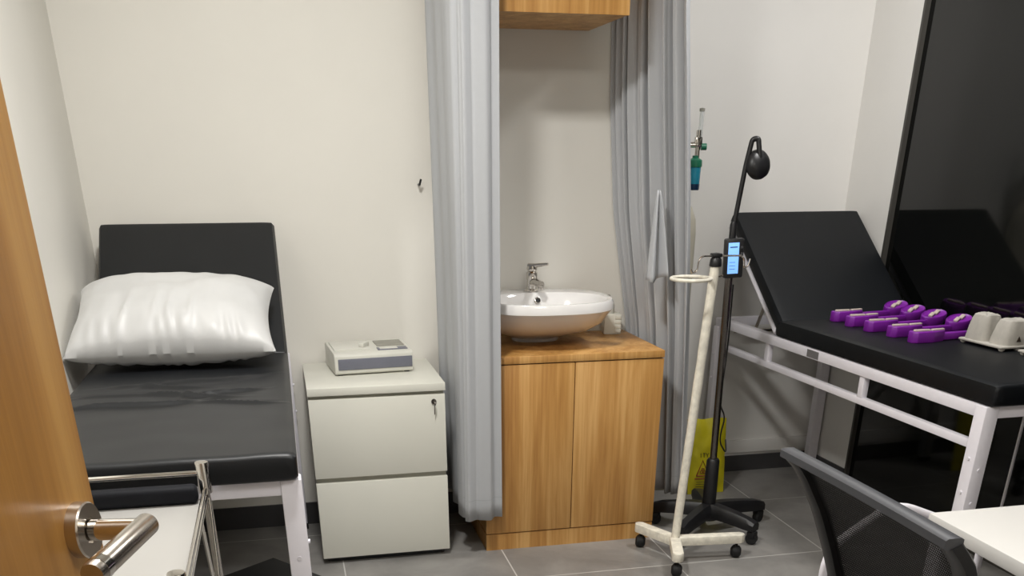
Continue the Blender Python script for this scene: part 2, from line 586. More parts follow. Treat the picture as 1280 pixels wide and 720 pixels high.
W, BL, ZR = 0.572, 1.70, 0.72
def couch(label, loc, rz, vinyl, wrinkle, mirror=1):
    t = thing('examination_couch', label, 'examination couch', loc, rz, 'treatment couches')
    sw = M['steel_white']
    T = 0.035
    B = lambda: MB()
    for s in (-1, 1):
        x = s * (W / 2 - T / 2)
        B().bx((x - T / 2, 0, ZR - T), (x + T / 2, BL, ZR), 0.003).build('side_rail', sw, t, world=False)
        B().bx((x - 0.010, T, 0.592), (x + 0.010, BL - T, 0.617), 0.003).build('lower_rail', sw, t, world=False)
        for py in (0.60, 1.25):
            B().bx((x - 0.011, py - 0.014, 0.615), (x + 0.011, py + 0.014, ZR - T + 0.001), 0.002).build('rail_post', sw, t, world=False)
        for (y0, nm) in ((0, 'foot'), (BL - T, 'head')):
            lg = B().bx((x - 0.0225, y0 - (0.005 if nm == 'foot' else 0), 0.02), (x + 0.0225, y0 + 0.040, ZR - (T if nm == 'head' else 0.0)), 0.003)
            lo = lg.build('leg', sw, t, world=False)
            bo = MB()
            for zz in (0.57, 0.47):
                bo.cyl((x + s * 0.0215, y0 + 0.018, zz), (x + s * 0.027, y0 + 0.018, zz), 0.005, n=10)
                bo.cyl((x, y0 - 0.004, zz - 0.03), (x, y0 - 0.008, zz - 0.03), 0.005, n=10)
            b = bo.build_each('bolt', M['steel_white'], lo, world=False)
            B().bx((x - 0.024, y0 - 0.006, 0), (x + 0.024, y0 + 0.041, 0.022), 0.003).build('rubber_foot', M['rubber'], lo, world=False)
    for y0 in (0.0, 0.58, 1.15, BL - T):
        B().bx((-W / 2 + T, y0, ZR - T), (W / 2 - T, y0 + T, ZR), 0.003).build('cross_rail', sw, t, world=False)
    # mattress section
    m = soft_slab(W, 1.215, 0.062, ny=220 if wrinkle else 60, wrinkle=wrinkle, n=220 if wrinkle else 96)
    m.bm.transform(Matrix.Translation((0, -0.02, ZR + 0.0)))
    m.build('mattress', vinyl, t, world=False)
    # raised backrest
    a = radians(36.5)
    b = soft_slab(W, 0.598, 0.055, rad=0.008)
    b.bm.transform(Matrix.Translation((0, 1.185, ZR + 0.016)) @ Matrix.Rotation(a, 4, 'X'))
    b.build('backrest', vinyl, t, world=False)
    fr = B()
    dy, dz = cos(a), sin(a)
    for s in (-1, 1):
        x = s * (W / 2 - 0.010)
        fr.tube([(x, 1.20, ZR + 0.012), (x, 1.20 + 0.58 * dy, ZR + 0.012 + 0.58 * dz)], 0.009, n=8)
    fr.tube([(-W / 2 + 0.01, 1.20 + 0.56 * dy, ZR + 0.012 + 0.56 * dz), (W / 2 - 0.01, 1.20 + 0.56 * dy, ZR + 0.012 + 0.56 * dz)], 0.009, n=8)
    fr.build('backrest_frame', sw, t, world=False)
    st = B()
    for s in (-1, 1):
        x = s * 0.17
        st.tube([(x, 1.20 + 0.30 * dy, ZR + 0.30 * dz), (x, 1.56, ZR - 0.04)], 0.007, n=8)
    st.tube([(-W / 2 + 0.02, 1.56, ZR - 0.04), (W / 2 - 0.02, 1.56, ZR - 0.04)], 0.007, n=8)
    st.build('backrest_strut', M['steel'], t, world=False)
    return t

def wrinkles(x, y):
    # creases of the loose vinyl cover across the middle of the left couch
    z = 0.0
    for (cx, cy, L, ang, w, h) in ((-0.10, 0.52, 0.17, 0.10, 0.012, 0.006), (0.02, 0.60, 0.13, -0.25, 0.011, 0.006), (0.12, 0.62, 0.10, 0.35, 0.010, 0.005),
                                   (-0.06, 0.72, 0.14, -0.12, 0.012, 0.005), (0.06, 0.78, 0.16, 0.30, 0.014, 0.005), (0.15, 0.50, 0.10, -0.1, 0.010, 0.004),
                                   (-0.18, 0.64, 0.08, 0.2, 0.010, 0.003)):
        u = (x - cx) * cos(ang) + (y - cy) * sin(ang)
        v = -(x - cx) * sin(ang) + (y - cy) * cos(ang) + 0.012 * sin(u * 22)
        z += 1.9 * h * math.exp(-(v / w) ** 2) * math.exp(-(u / L) ** 4)
        z -= 1.0 * h * math.exp(-((v - 1.7 * w) / w) ** 2) * math.exp(-(u / L) ** 4)
    return z + 0.0015 * noise.noise(Vector((x * 9, y * 9, 0.3)))

couch_left = couch('charcoal examination couch against the left wall with a white pillow on it', (-0.013 - W / 2, 1.99, 0), 0, M['vinyl'], wrinkles)
couch_right = couch('blue-black examination couch along the dark window, carrying purple clamps', (1.862 + W / 2, 2.235, 0), radians(1.75), M['vinyl_blue'], None)
# label on the near side rail of the right couch
lb = MB()
R_ = wm(couch_right)
for k in range(9):
    w_ = 0.0025 + 0.002 * ((k * 7) % 3)
    lb.bx((-W / 2 - 0.0012, 0.872 + k * 0.0075, ZR - 0.029), (-W / 2 + 0.0002, 0.872 + k * 0.0075 + w_, ZR - 0.006))
lb.bx((-W / 2 - 0.0008, 0.868, ZR - 0.031), (-W / 2 + 0.0002, 0.945, ZR - 0.005))
o = lb.build('inventory_sticker', M['barcode'], couch_right, world=False); o['label'] = 'grey printed sticker'

# ------------------------------------------------------------------ pillow
def pillow():
    hw, hl, th = 0.292, 0.20, 0.112
    mb = MB()
    def f(u, v, side):
        x, y = 2 * u - 1, 2 * v - 1
        e = max(0.0, (1 - abs(x) ** 2.6)) * max(0.0, (1 - abs(y) ** 2.2))
        z = th * e ** 0.42
        # corners keep their points while the sides pull in
        px = hw * x * (1 - 0.07 * (1 - y * y))
        py = hl * y * (1 - 0.04 * (1 - x * x))
        nz = noise.noise(Vector((x * 2.0, y * 2.6, 1.7)))
        z *= 1 + 0.10 * nz
        # puckers running in from the front seam
        ed = max(0.0, -y - 0.2) / 0.8
        ed2 = max(0.0, -y - 0.55) / 0.45
        z += 0.007 * ed2 * (1 - ed2 ** 3) * sin(x * 38 + 5 * noise.noise(Vector((x * 3, 0, 0)))) * (1 - abs(x) ** 4)
        for (cx, cw) in ((-0.12, 0.035), (0.02, 0.03), (0.24, 0.04), (-0.42, 0.03)):
            z += 0.006 * math.exp(-((x - cx - 0.12 * (y + 0.5)) / cw) ** 2) * math.exp(-((y + 0.55) / 0.3) ** 2)
        z += 0.004 * noise.noise(Vector((x * 7, y * 3, 5))) * e ** 0.5
        return Vector((px, py, side * z))
    mb.grid(lambda u, v: f(u, v, 1), 90, 60)
    mb.grid(lambda u, v: f(u, v, -0.75), 90, 60)
    bmesh.ops.remove_doubles(mb.bm, verts=list(mb.bm.verts), dist=0.0004)
    return mb
p = pillow()
p.bm.transform(Matrix.Translation((-0.330, 3.075, 0.897)) @ Matrix.Rotation(radians(-1.5), 4, 'Z') @ Matrix.Rotation(radians(19), 4, 'X'))
p_o = p.build('pillow', M['pillow'])
tag(p_o, 'plump white satin pillow leaning on the backrest of the left couch', 'pillow')

# ------------------------------------------------------------------ white pedestal drawers
DX0, DX1, DY0, DY1 = 0.035, 0.507, 3.25, 3.70
t = thing('drawer_pedestal', 'white two-drawer pedestal with a key in its lock beside the left couch', 'drawer cabinet', ((DX0 + DX1) / 2, (DY0 + DY1) / 2, 0))
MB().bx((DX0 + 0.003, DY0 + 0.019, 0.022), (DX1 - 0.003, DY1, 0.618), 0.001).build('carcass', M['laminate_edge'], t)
MB().bx((DX0, DY0 - 0.003, 0.614), (DX1 + 0.001, DY1, 0.641), 0.002).build('top_panel', M['laminate'], t)
MB().bx((DX0 + 0.02, DY0 + 0.03, 0), (DX1 - 0.02, DY1 - 0.01, 0.024)).build('plinth', M['black_plastic'], t)
for z0, z1 in ((0.024, 0.308), (0.326, 0.602)):
    d = MB().bx((DX0 + 0.001, DY0, z0), (DX1 - 0.001, DY0 + 0.018, z1), 0.0015).build('drawer', M['laminate'], t)
    if z0 > 0.3:
        lk = MB().cyl((0.466, DY0 - 0.004, 0.578), (0.466, DY0 + 0.002, 0.578), 0.009)
        lk = lk.build('lock', M['pole_steel'], d)
        k = MB().cyl((0.466, DY0 - 0.02, 0.578), (0.466, DY0 - 0.003, 0.578), 0.0025, n=8)
        k.lathe([(0.0, -0.002), (0.009, -0.002), (0.009, 0.002), (0, 0.002)], (0.466, DY0 - 0.022, 0.576), 16, Matrix.Rotation(pi / 2, 4, 'Y'))
        k.bx((0.4645, DY0 - 0.016, 0.535), (0.4675, DY0 - 0.012, 0.57), 0.001)
        k.build('key', M['pole_steel'], d)

# ------------------------------------------------------------------ white device on the pedestal
t = thing('medical_device', 'flat off-white medical device with a blue-grey front panel on the white pedestal', 'medical device', (0.275, 3.555, 0.641), radians(5.5))
b = MB()
prof = [(-0.105, 0.004), (-0.112, 0.010), (-0.112, 0.068), (-0.100, 0.076), (0.10, 0.084), (0.11, 0.078), (0.11, 0.010), (0.10, 0.004)]
b.prism(prof, -0.142, 0.142, (Vector((0, 0, 0)), Vector((0, 1, 0)), Vector((0, 0, 1)), Vector((1, 0, 0))), 0.003)
b.build('housing', M['device_white'], t, world=False)
MB().bx((-0.130, -0.1155, 0.020), (0.138, -0.111, 0.058), 0.002).build('front_panel', M['device_grey'], t, world=False)
fr = Matrix.Rotation(math.atan2(0.008, 0.2), 4, 'X')
def top_piece(name, mat, x0, x1, y0, y1, h=0.003, par=t):
    def zt(y): return 0.076 + (y + 0.1) * 0.04
    b = MB()
    b.box(((x0 + x1) / 2, (y0 + y1) / 2, zt((y0 + y1) / 2) + h / 2 - 0.0005), (x1 - x0, y1 - y0, h + 0.001), 0.001, fr)
    return b.build(name, mat, par, world=False)
top_piece('display_cover', M['device_dark'], 0.030, 0.130, -0.020, 0.070)
top_piece('button_bar', M['device_grey'], 0.022, 0.130, -0.082, -0.045)
top_piece('printed_card', M['device_white'], 0.030, 0.095, -0.076, -0.052, 0.005)
top_piece('lid', M['device_white'], -0.132, -0.005, -0.060, 0.085, 0.004)
kn = MB().box((-0.018, -0.015, 0.090), (0.022, 0.05, 0.016), 0.004, Matrix.Rotation(radians(-35), 4, 'Z'))
kn.build('latch', M['device_white'], t, world=False)
ft = MB()
for x in (-0.12, 0.12):
    for y in (-0.09, 0.09):
        ft.lathe([(0.01, 0), (0.01, 0.006)], (x, y, 0), 12)
ft.build_each('rubber_foot', M['rubber'], t, world=False)

# ------------------------------------------------------------------ washbasin cabinet, wall cabinet
CX0, CX1, CYF = 0.647, 1.313, 3.25
t = thing('washbasin_cabinet', 'oak laminate two-door cabinet standing under the white washbasin', 'cabinet', ((CX0 + CX1) / 2, 3.48, 0))
MB().bx((CX0 + 0.003, CYF + 0.02, 0.066), (CX1 - 0.003, YB - 0.002, 0.688)).build('carcass', M['oak'], t)
MB().bx((CX0, CYF - 0.002, 0.692), (CX1, YB - 0.001, 0.717), 0.0015).build('counter_top', M['oak'], t)
MB().bx((CX0 + 0.001, CYF + 0.004, 0), (CX1 - 0.001, YB - 0.01, 0.064)).build('plinth', M['oak'], t)
cm = (CX0 + CX1) / 2 - 0.002
for x0, x1 in ((CX0, cm - 0.0012), (cm + 0.0012, CX1)):
    MB().bx((x0 + 0.0005, CYF, 0.068), (x1 - 0.0005, CYF + 0.018, 0.688), 0.0012).build('door', M['oak'], t)
MB().bx((CX0 + 0.004, CYF + 0.012, 0.062), (CX1 - 0.004, CYF + 0.03, 0.693)).build('door_gap', M['gap'], t)

UX0, UX1, UY = 0.625, 1.128, 3.285
t = thing('wall_cabinet', 'oak laminate wall cabinet hanging above the washbasin', 'cabinet', ((UX0 + UX1) / 2, 3.5, 1.72))
MB().bx((UX0, UY + 0.019, 1.722), (UX1, YB - 0.001, 2.35), 0.001).build('carcass', M['oak'], t)
MB().bx((UX0, UY, 1.720), (UX1, UY + 0.018, 2.35), 0.0012).build('door', M['oak'], t)

# ------------------------------------------------------------------ washbasin with tap
BX, RIMZ = 0.912, 0.884
t = thing('washbasin', 'white ceramic vessel washbasin with a chrome tap on the oak cabinet', 'washbasin', (BX, 3.56, 0.717))
mb = MB()
def se(cx, cy, rx, ry, z, n=64, e=0.82):
    r = []
    for k in range(n):
        a = 2 * pi * k / n
        ca, sa = cos(a), sin(a)
        r.append(mb.bm.verts.new((cx + rx * math.copysign(abs(ca) ** e, ca), cy + ry * math.copysign(abs(sa) ** e, sa), z)))
    return r
rg = [[mb.bm.verts.new((BX, 3.585, 0.717))],
      se(BX, 3.585, 0.088, 0.075, 0.717), se(BX, 3.583, 0.090, 0.078, 0.728), se(BX, 3.565, 0.125, 0.100, 0.740), se(BX, 3.525, 0.185, 0.150, 0.765),
      se(BX, 3.492, 0.226, 0.192, 0.800), se(BX, 3.475, 0.238, 0.215, 0.830), se(BX, 3.468, 0.246, 0.230, 0.846), se(BX, 3.468, 0.251, 0.238, 0.852),
      se(BX, 3.468, 0.250, 0.238, RIMZ - 0.010), se(BX, 3.468, 0.244, 0.233, RIMZ), se(BX, 3.468, 0.234, 0.224, RIMZ + 0.001),
      se(BX, 3.425, 0.222, 0.165, RIMZ - 0.001), se(BX, 3.424, 0.214, 0.158, RIMZ - 0.010), se(BX, 3.424, 0.200, 0.147, RIMZ - 0.040), se(BX, 3.43, 0.165, 0.122, RIMZ - 0.085),
      se(BX, 3.44, 0.090, 0.070, RIMZ - 0.112), se(BX, 3.44, 0.025, 0.02, RIMZ - 0.116), [mb.bm.verts.new((BX, 3.44, RIMZ - 0.116))]]
mb.rings(rg, True)
mb.build('bowl', M['ceramic'], t)
mb = MB().lathe([(0.0, 0), (0.022, 0), (0.020, 0.003), (0.0, 0.004)], (BX, 3.44, RIMZ - 0.115), 24)
mb.build('drain', M['chrome'], t)
of = MB().lathe([(0.012, -0.002), (0.012, 0.002), (0.009, 0.003)], (BX + 0.005, 3.568, RIMZ - 0.026), 20, Matrix.Rotation(radians(72), 4, 'X'))
of.build('overflow_ring', M['chrome'], t)
MB().lathe([(0.008, 0), (0.008, 0.0035)], (BX + 0.005, 3.567, RIMZ - 0.026), 16, Matrix.Rotation(radians(72), 4, 'X')).build('overflow_hole', M['black_plastic'], t)
tp = MB()
TX, TY, TZ = BX - 0.002, 3.628, RIMZ
tp.lathe([(0.026, 0), (0.026, 0.006), (0.020, 0.010), (0.019, 0.040), (0.021, 0.046), (0.021, 0.066), (0.016, 0.072), (0.0, 0.073)], (TX, TY, TZ - 0.001), 28)
tp.tube([(TX, TY, TZ + 0.030), (TX + 0.004, TY - 0.05, TZ + 0.038), (TX + 0.010, TY - 0.105, TZ + 0.034)], [0.014, 0.013, 0.012], n=16)
tp.cyl((TX + 0.010, TY - 0.098, TZ + 0.032), (TX + 0.010, TY - 0.098, TZ + 0.018), 0.010, n=16)
tap = tp.build('tap', M['chrome'], t)
lv = MB()
lv.lathe([(0.018, 0), (0.020, 0.006), (0.018, 0.016), (0.0, 0.018)], (TX, TY, TZ + 0.073), 20)
lv.tube([(TX - 0.012, TY + 0.006, TZ + 0.088), (TX + 0.01, TY - 0.012, TZ + 0.091), (TX + 0.050, TY - 0.045, TZ + 0.098)], [0.010, 0.008, 0.005], n=12)
lv.build('lever', M['chrome'], tap)

# soap box and bottle behind the basin
t = thing('tissue_box', 'small white ridged box on the oak counter behind the washbasin', 'box', (1.238, 3.642, 0.717), radians(-8))
MB().bx((-0.034, -0.03, 0), (0.034, 0.03, 0.076), 0.004).build('carton', M['laminate'], t, world=False)
rd = MB()
for k in range(4):
    rd.bx((0.008, -0.0335, 0.006 + k * 0.017), (0.032, -0.029, 0.020 + k * 0.017), 0.002)
rd.build_each('ridge', M['laminate'], t, world=False)
t = thing('soap_bottle', 'small white pump bottle standing on the ridged box by the curtain', 'bottle', (1.226, 3.642, 0.793), 0)
MB().lathe([(0, 0), (0.019, 0), (0.020, 0.003), (0.020, 0.032), (0.012, 0.042), (0.008, 0.046), (0, 0.046)], n=20).build('bottle_body', M['device_white'], t, world=False)
MB().tube(fillet([(0, 0, 0.045), (0, 0, 0.066), (-0.022, -0.012, 0.066)], 0.005), 0.0035, n=8).build('pump', M['device_dark'], t, world=False)

# ------------------------------------------------------------------ curtains
def curve_at(path, s):
    # Catmull-Rom through the path points
    n = len(path) - 1
    k = min(int(s * n), n - 1)
    u = s * n - k
    P = [Vector(path[max(0, min(n, k + d))]) for d in (-1, 0, 1, 2)]
    return 0.5 * ((2 * P[1]) + (-P[0] + P[2]) * u + (2 * P[0] - 5 * P[1] + 4 * P[2] - P[3]) * u * u + (-P[0] + 3 * P[1] - 3 * P[2] + P[3]) * u ** 3)

def curtain_sheet(layers, z0, z1, folds, amp, seed, hem=None, ns=260, nt=40, quiet=None):
    rnd = random.Random(seed)
    ph = [rnd.uniform(0, 6.28) for _ in range(4)]
    def pos(s, z):
        t = (z - z0) / (z1 - z0)
        def at(q):
            for (za, pa), (zb, pb) in zip(layers, layers[1:]):
                if z <= zb:
                    k_ = max(0.0, (z - za) / (zb - za))
                    return curve_at(pa, q).lerp(curve_at(pb, q), k_)
            return curve_at(layers[-1][1], q)
        p = at(s)
        e = 0.004
        d = (at(min(1, s + e)) - at(max(0, s - e))).normalized()
        nrm = Vector((d.y, -d.x))
        k = 1.0
        if quiet and quiet[0] < s < quiet[1]:
            q = (s - quiet[0]) / (quiet[1] - quiet[0])
            k = 0.25 + 0.75 * abs(2 * q - 1) ** 3
        w = 2 * pi * folds * s + 0.9 * sin(2 * pi * 1.7 * s + ph[0]) + 0.25 * sin(5 * t + ph[1] + 9 * s)
        wave = sin(w) + 0.26 * sin(2.3 * w + ph[2] + 0.8 * t) + 0.05 * sin(4.1 * w + ph[3] + 2 * t)
        off = amp * k * wave * (1.0 - 0.12 * sin(pi * t))
        return Vector((p.x + nrm.x * off + d.x * 0.4 * off * sin(w * 0.5), p.y + nrm.y * off + d.y * 0.4 * off * sin(w * 0.5), z))
    def fn(u, v):
        z = z0 + (z1 - z0) * v
        if v < 1e-6: z += 0.002 * sin(u * 19 + ph[0])
        return pos(u, z)
    mb = MB().grid(fn, ns, nt)
    hm = None
    if hem:
        hm = MB().grid(lambda u, v: pos(u, z0 + hem + 0.003 * v) + Vector((0, -0.0016, 0)), ns, 1)
    return mb, hm, pos

def rail(name, label, pts):
    r = thing(name, label, 'curtain rail', (pts[0][0], pts[0][1], CEIL))
    MB().tube([(x, y, CEIL - 0.022) for x, y in pts], 0.012, n=10).build('track', M['steel_white'], r)
    b = MB()
    for (x, y) in (pts[0], pts[-1]):
        b.cyl((x, y, CEIL - 0.022), (x, y, CEIL), 0.008, n=10)
    b.build_each('bracket', M['steel_white'], r)

Lt = [(0.556, 3.655), (0.552, 3.50), (0.545, 3.34), (0.568, 3.205), (0.622, 3.185), (0.667, 3.190), (0.693, 3.225)]
Lb = [(0.556, 3.645), (0.565, 3.50), (0.566, 3.34), (0.560, 3.210), (0.605, 3.185), (0.655, 3.190), (0.696, 3.222)]
t = thing('curtain', 'long grey curtain hanging between the white pedestal and the oak cabinet', 'curtain', (0.6, 3.4, 0.14), 0, 'grey cubicle curtains')
mb, hm, _ = curtain_sheet([(0.150, Lb), (CEIL - 0.037, Lt)], 0.150, CEIL - 0.037, 5.5, 0.012, 3, 0.075, quiet=(0.60, 0.90))
mb.build('drape', M['curtain'], t, solid=0.0018, recalc=False)
hm.build('hem_stitching', M['hem'], t, recalc=False)
rail('curtain_rail', 'white ceiling track carrying the left grey curtain', Lt)
MB().tube([(0.508, 3.712, 1.245), (0.508, 3.685, 1.245), (0.512, 3.675, 1.262)], 0.004, n=8).build('curtain_hook', M['black_plastic'])
tag(bpy.data.objects['curtain_hook'], 'tiny black hook on the wall at the left edge of the left curtain', 'hook')

def rp(x0, x1):
    return [(x0 + (x1 - x0) * f, y) for f, y in ((0, 3.704), (0.06, 3.62), (0.28, 3.53), (0.62, 3.44), (1.0, 3.375))]
RL = [(0.118, rp(1.385, 1.484)), (0.74, rp(1.338, 1.450)), (1.15, rp(1.262, 1.420)), (1.50, rp(1.232, 1.385)), (1.75, rp(1.225, 1.358)), (CEIL - 0.037, rp(1.225, 1.330))]
Rt = RL[-1][1]
t = thing('curtain', 'long grey curtain gathered at the right side of the washbasin', 'curtain', (1.4, 3.5, 0.11), 0, 'grey cubicle curtains')
mb, hm, posR = curtain_sheet(RL, 0.118, CEIL - 0.037, 8.5, 0.021, 11, 0.075)
mb.build('drape', M['curtain'], t, solid=0.0018, recalc=False)
hm.build('hem_stitching', M['hem'], t, recalc=False)
# tie strap hanging folded on the front
fl = MB()
def flap(u, v):
    z = 1.232 - 0.285 * v
    w = 0.010 + 0.066 * v ** 0.8
    x = 1.291 + 0.012 * v + (u - 0.62) * w
    y = 3.405 - 0.050 - 0.022 * sin(pi * u * 2.5) * v ** 0.5 - 0.018 * v
    return Vector((x, y, z - 0.01 * sin(u * 5) * v))
fl.grid(flap, 24, 16)
fl.build('tie_strap', M['curtain'], t, solid=0.004, recalc=False)
rail('curtain_rail', 'white ceiling track carrying the right grey curtain', Rt)

# ------------------------------------------------------------------ oxygen cylinder with flowmeter behind the right curtain
OX, OY = 1.575, 3.865
t = thing('oxygen_cylinder', 'beige oxygen cylinder with green and blue flowmeter behind the right curtain', 'gas cylinder', (OX, OY, 0))
MB().lathe([(0, 0), (0.070, 0), (0.075, 0.01), (0.075, 1.06), (0.070, 1.11), (0.052, 1.155), (0.026, 1.185), (0.020, 1.20), (0.020, 1.22), (0, 1.22)], (OX, OY, 0), 40).build('cylinder_body', M['cylinder'], t)
MB().lathe([(0, 1.215), (0.016, 1.215), (0.016, 1.40), (0.012, 1.42), (0, 1.42)], (OX, OY, 0), 20).build('valve', M['chrome'], t)
HX, HY = 1.626, 3.845
r = MB().cyl((OX, OY, 1.375), (HX + 0.005, HY, 1.375), 0.011)
r.cyl((HX, HY, 1.325), (HX, HY, 1.425), 0.010).box((HX, HY, 1.385), (0.026, 0.026, 0.035), 0.004)
r.build('regulator', M['chrome'], t)
MB().cyl((HX + 0.012, HY - 0.004, 1.368), (HX + 0.032, HY - 0.008, 1.368), 0.012, n=12).build('flow_knob', M['green'], t)
MB().cyl((HX + 0.006, HY, 1.395), (HX + 0.006, HY, 1.49), 0.0085, n=16).build('flow_tube', M['clear'], t)
MB().lathe([(0.0105, 0), (0.0105, 0.010), (0, 0.012)], (HX + 0.006, HY, 1.488), 14).build('tube_cap', M['device_dark'], t)
bt = MB().lathe([(0, 0), (0.021, 0), (0.023, 0.004), (0.025, 0.072), (0.025, 0.082), (0, 0.082)], (HX - 0.006, HY, 1.218), 24).build('humidifier_bottle', M['blue_bottle'], t)
MB().lathe([(0, 0), (0.0215, 0), (0.0235, 0.004), (0.0245, 0.022), (0, 0.022)], (HX - 0.006, HY, 1.2165), 24).build('bottle_base', M['navy'], bt)
MB().lathe([(0.027, 0), (0.028, 0.004), (0.027, 0.024), (0.012, 0.032), (0.012, 0.04), (0, 0.04)], (HX - 0.006, HY, 1.298), 24).build('bottle_cap', M['green'], t)

# ------------------------------------------------------------------ yellow waste bag
t = thing('waste_bag', 'flat yellow clinical waste bag with a red hazard triangle leaning against the recessed wall', 'waste bag', (1.75, 3.72, 0))
def bag(u, v, s):
    x = 1.655 + 0.172 * u - 0.010 * v * (1 - u)
    bul = (1 - abs(2 * u - 1) ** 3) * (1 - abs(2 * v - 1) ** 4)
    y = 3.71 + 0.045 * v + s * 0.022 * bul + 0.004 * noise.noise(Vector((u * 5, v * 7, 2)))
    return Vector((x, y, 0.001 + 0.325 * v + 0.003 * sin(u * 11) * v))
b = MB()
b.grid(lambda u, v: bag(u, v, 1), 24, 36); b.grid(lambda u, v: bag(u, v, -1), 24, 36)
bmesh.ops.remove_doubles(b.bm, verts=list(b.bm.verts), dist=0.0005)
b.build('bag_body', M['yellow'], t)
def on_bag(u, v):
    q = bag(u, v, -1); return q + Vector((0, -0.0025, 0))
def stroke(mb, pts, r=0.0016):
    mb.tube([on_bag(*p_) for p_ in pts], r, n=6)
sy = MB()
tri = [(0.20, 0.26), (0.36, 0.47), (0.52, 0.26), (0.20, 0.26)]
stroke(sy, tri, 0.0028)
stroke(sy, [(0.16, 0.22), (0.56, 0.22)], 0.0026)
for ang in (90, 210, 330):
    cx, cy = 0.36 + 0.045 * cos(radians(ang)), 0.325 + 0.024 * sin(radians(ang))
    stroke(sy, [(cx + 0.035 * cos(radians(k)), cy + 0.019 * sin(radians(k))) for k in range(ang - 60 - 180 + 90, ang + 300 - 90, 30)], 0.0015)
sy.build('hazard_symbol', M['red'], t)
tx = MB()
def letters(word, u0, v0, w, h):
    G = {'C': [[(1, 1), (0, 1), (0, 0), (1, 0)]], 'I': [[(.5, 0), (.5, 1)]], 'T': [[(0, 1), (1, 1)], [(.5, 1), (.5, 0)]], 'Y': [[(0, 1), (.5, .5), (1, 1)], [(.5, .5), (.5, 0)]]}
    for k, ch in enumerate(word):
        for s_ in G[ch]:
            stroke(tx, [(u0 + (k * 1.35 + a) * w, v0 + c * h) for a, c in s_], 0.0013)
letters('ITY', 0.27, 0.51, 0.065, 0.055)
for v0 in (0.175, 0.14, 0.105):
    stroke(tx, [(0.2, v0), (0.55, v0)], 0.0009)
tx.build('printed_text', M['ink'], t)

# ------------------------------------------------------------------ drip stand (white, taped pole)
IX, IY = 1.310, 3.010
t = thing('drip_stand', 'white taped drip stand on a three-legged castor base before the oak cabinet', 'drip stand', (IX, IY, 0))
ptop = Vector((1.372, 3.02, 1.03))
pp = [Vector((IX, IY, 0.075)).lerp(ptop, k / 24) for k in range(25)]
MB().tube(pp, [0.0155 + 0.0012 * noise.noise(Vector((0, 0, k * 0.9))) for k in range(25)], n=18).build('pole', M['taped_white'], t)
for (ex, ey) in ((1.235, 3.165), (1.548, 2.985), (1.264, 2.866)):
    d = Vector((ex - IX, ey - IY, 0)); L = d.length; d.normalize(); s_ = Vector((-d.y, d.x, 0))
    lg = MB().prism([(0, -0.020), (L + 0.012, -0.020), (L + 0.026, -0.008), (L + 0.026, 0.008), (L + 0.012, 0.020), (0, 0.020)], 0.0, 0.034, (Vector((IX, IY, 0.060)), d, s_, Vector((0, 0, 1))), 0.004)
    lo = lg.build('leg', M['taped_white'], t)
    w = MB()
    cxp = Vector((ex, ey, 0))
    w.cyl(cxp + Vector((0, 0, 0.03)), cxp + Vector((0, 0, 0.062)), 0.005, n=10)
    w.lathe([(0, -0.019), (0.013, -0.019), (0.021, -0.013), (0.0235, -0.003), (0.0235, 0.003), (0.021, 0.013), (0.013, 0.019), (0, 0.019)], cxp + Vector((0.0, 0, 0.0235)), 20, Matrix.Rotation(radians(70), 4, 'Z') @ Matrix.Rotation(pi / 2, 4, 'X'))
    w.box(cxp + Vector((0, 0, 0.040)), (0.020, 0.026, 0.016), 0.005)
    w.build('castor', M['rubber'], lo)
cp = MB().lathe([(0, 0), (0.019, 0), (0.020, 0.004), (0.018, 0.022), (0.013, 0.028), (0.013, 0.040), (0, 0.042)], ptop + Vector((0, 0, -0.012)), 20)
cp.box(ptop + Vector((0, 0, 0.022)), (0.034, 0.030, 0.012), 0.004)
cp.build('cap', M['black_plastic'], t)
hk = MB()
q = ptop + Vector((0, 0, 0.020))
hk.tube(fillet([q, q + Vector((-0.050, -0.005, 0.0)), q + Vector((-0.062, -0.005, -0.012)), q + Vector((-0.064, -0.005, -0.042)), q + Vector((-0.078, -0.005, -0.052)), q + Vector((-0.086, -0.005, -0.038))], 0.012), 0.0028, n=8)
hk.build('hook', M['chrome'], t)
hk = MB()
hk.tube(fillet([q, q + Vector((0.082, -0.012, 0.0)), q + Vector((0.094, -0.012, -0.010)), q + Vector((0.096, -0.012, -0.036)), q + Vector((0.108, -0.012, -0.034)), q + Vector((0.114, -0.012, -0.010))], 0.010), 0.0028, n=8)
hk.build('hook', M['chrome'], t)
rg = MB()
rc = Vector((1.283, 3.00, 0.985))
ring = [rc + Vector((0.064 * cos(a), 0.064 * sin(a), 0)) for a in [2 * pi * k / 40 for k in range(41)]]
rg.tube(ring, 0.0055, n=8, cap=False)
rg.build('bottle_ring', M['taped_white'], t)
MB().tube([rc + Vector((0.064, 0.006, 0)), Vector((1.375, 3.02, 0.985)), Vector((1.402, 3.02, 0.990))], 0.0035, n=8).build('ring_arm', M['chrome'], t)

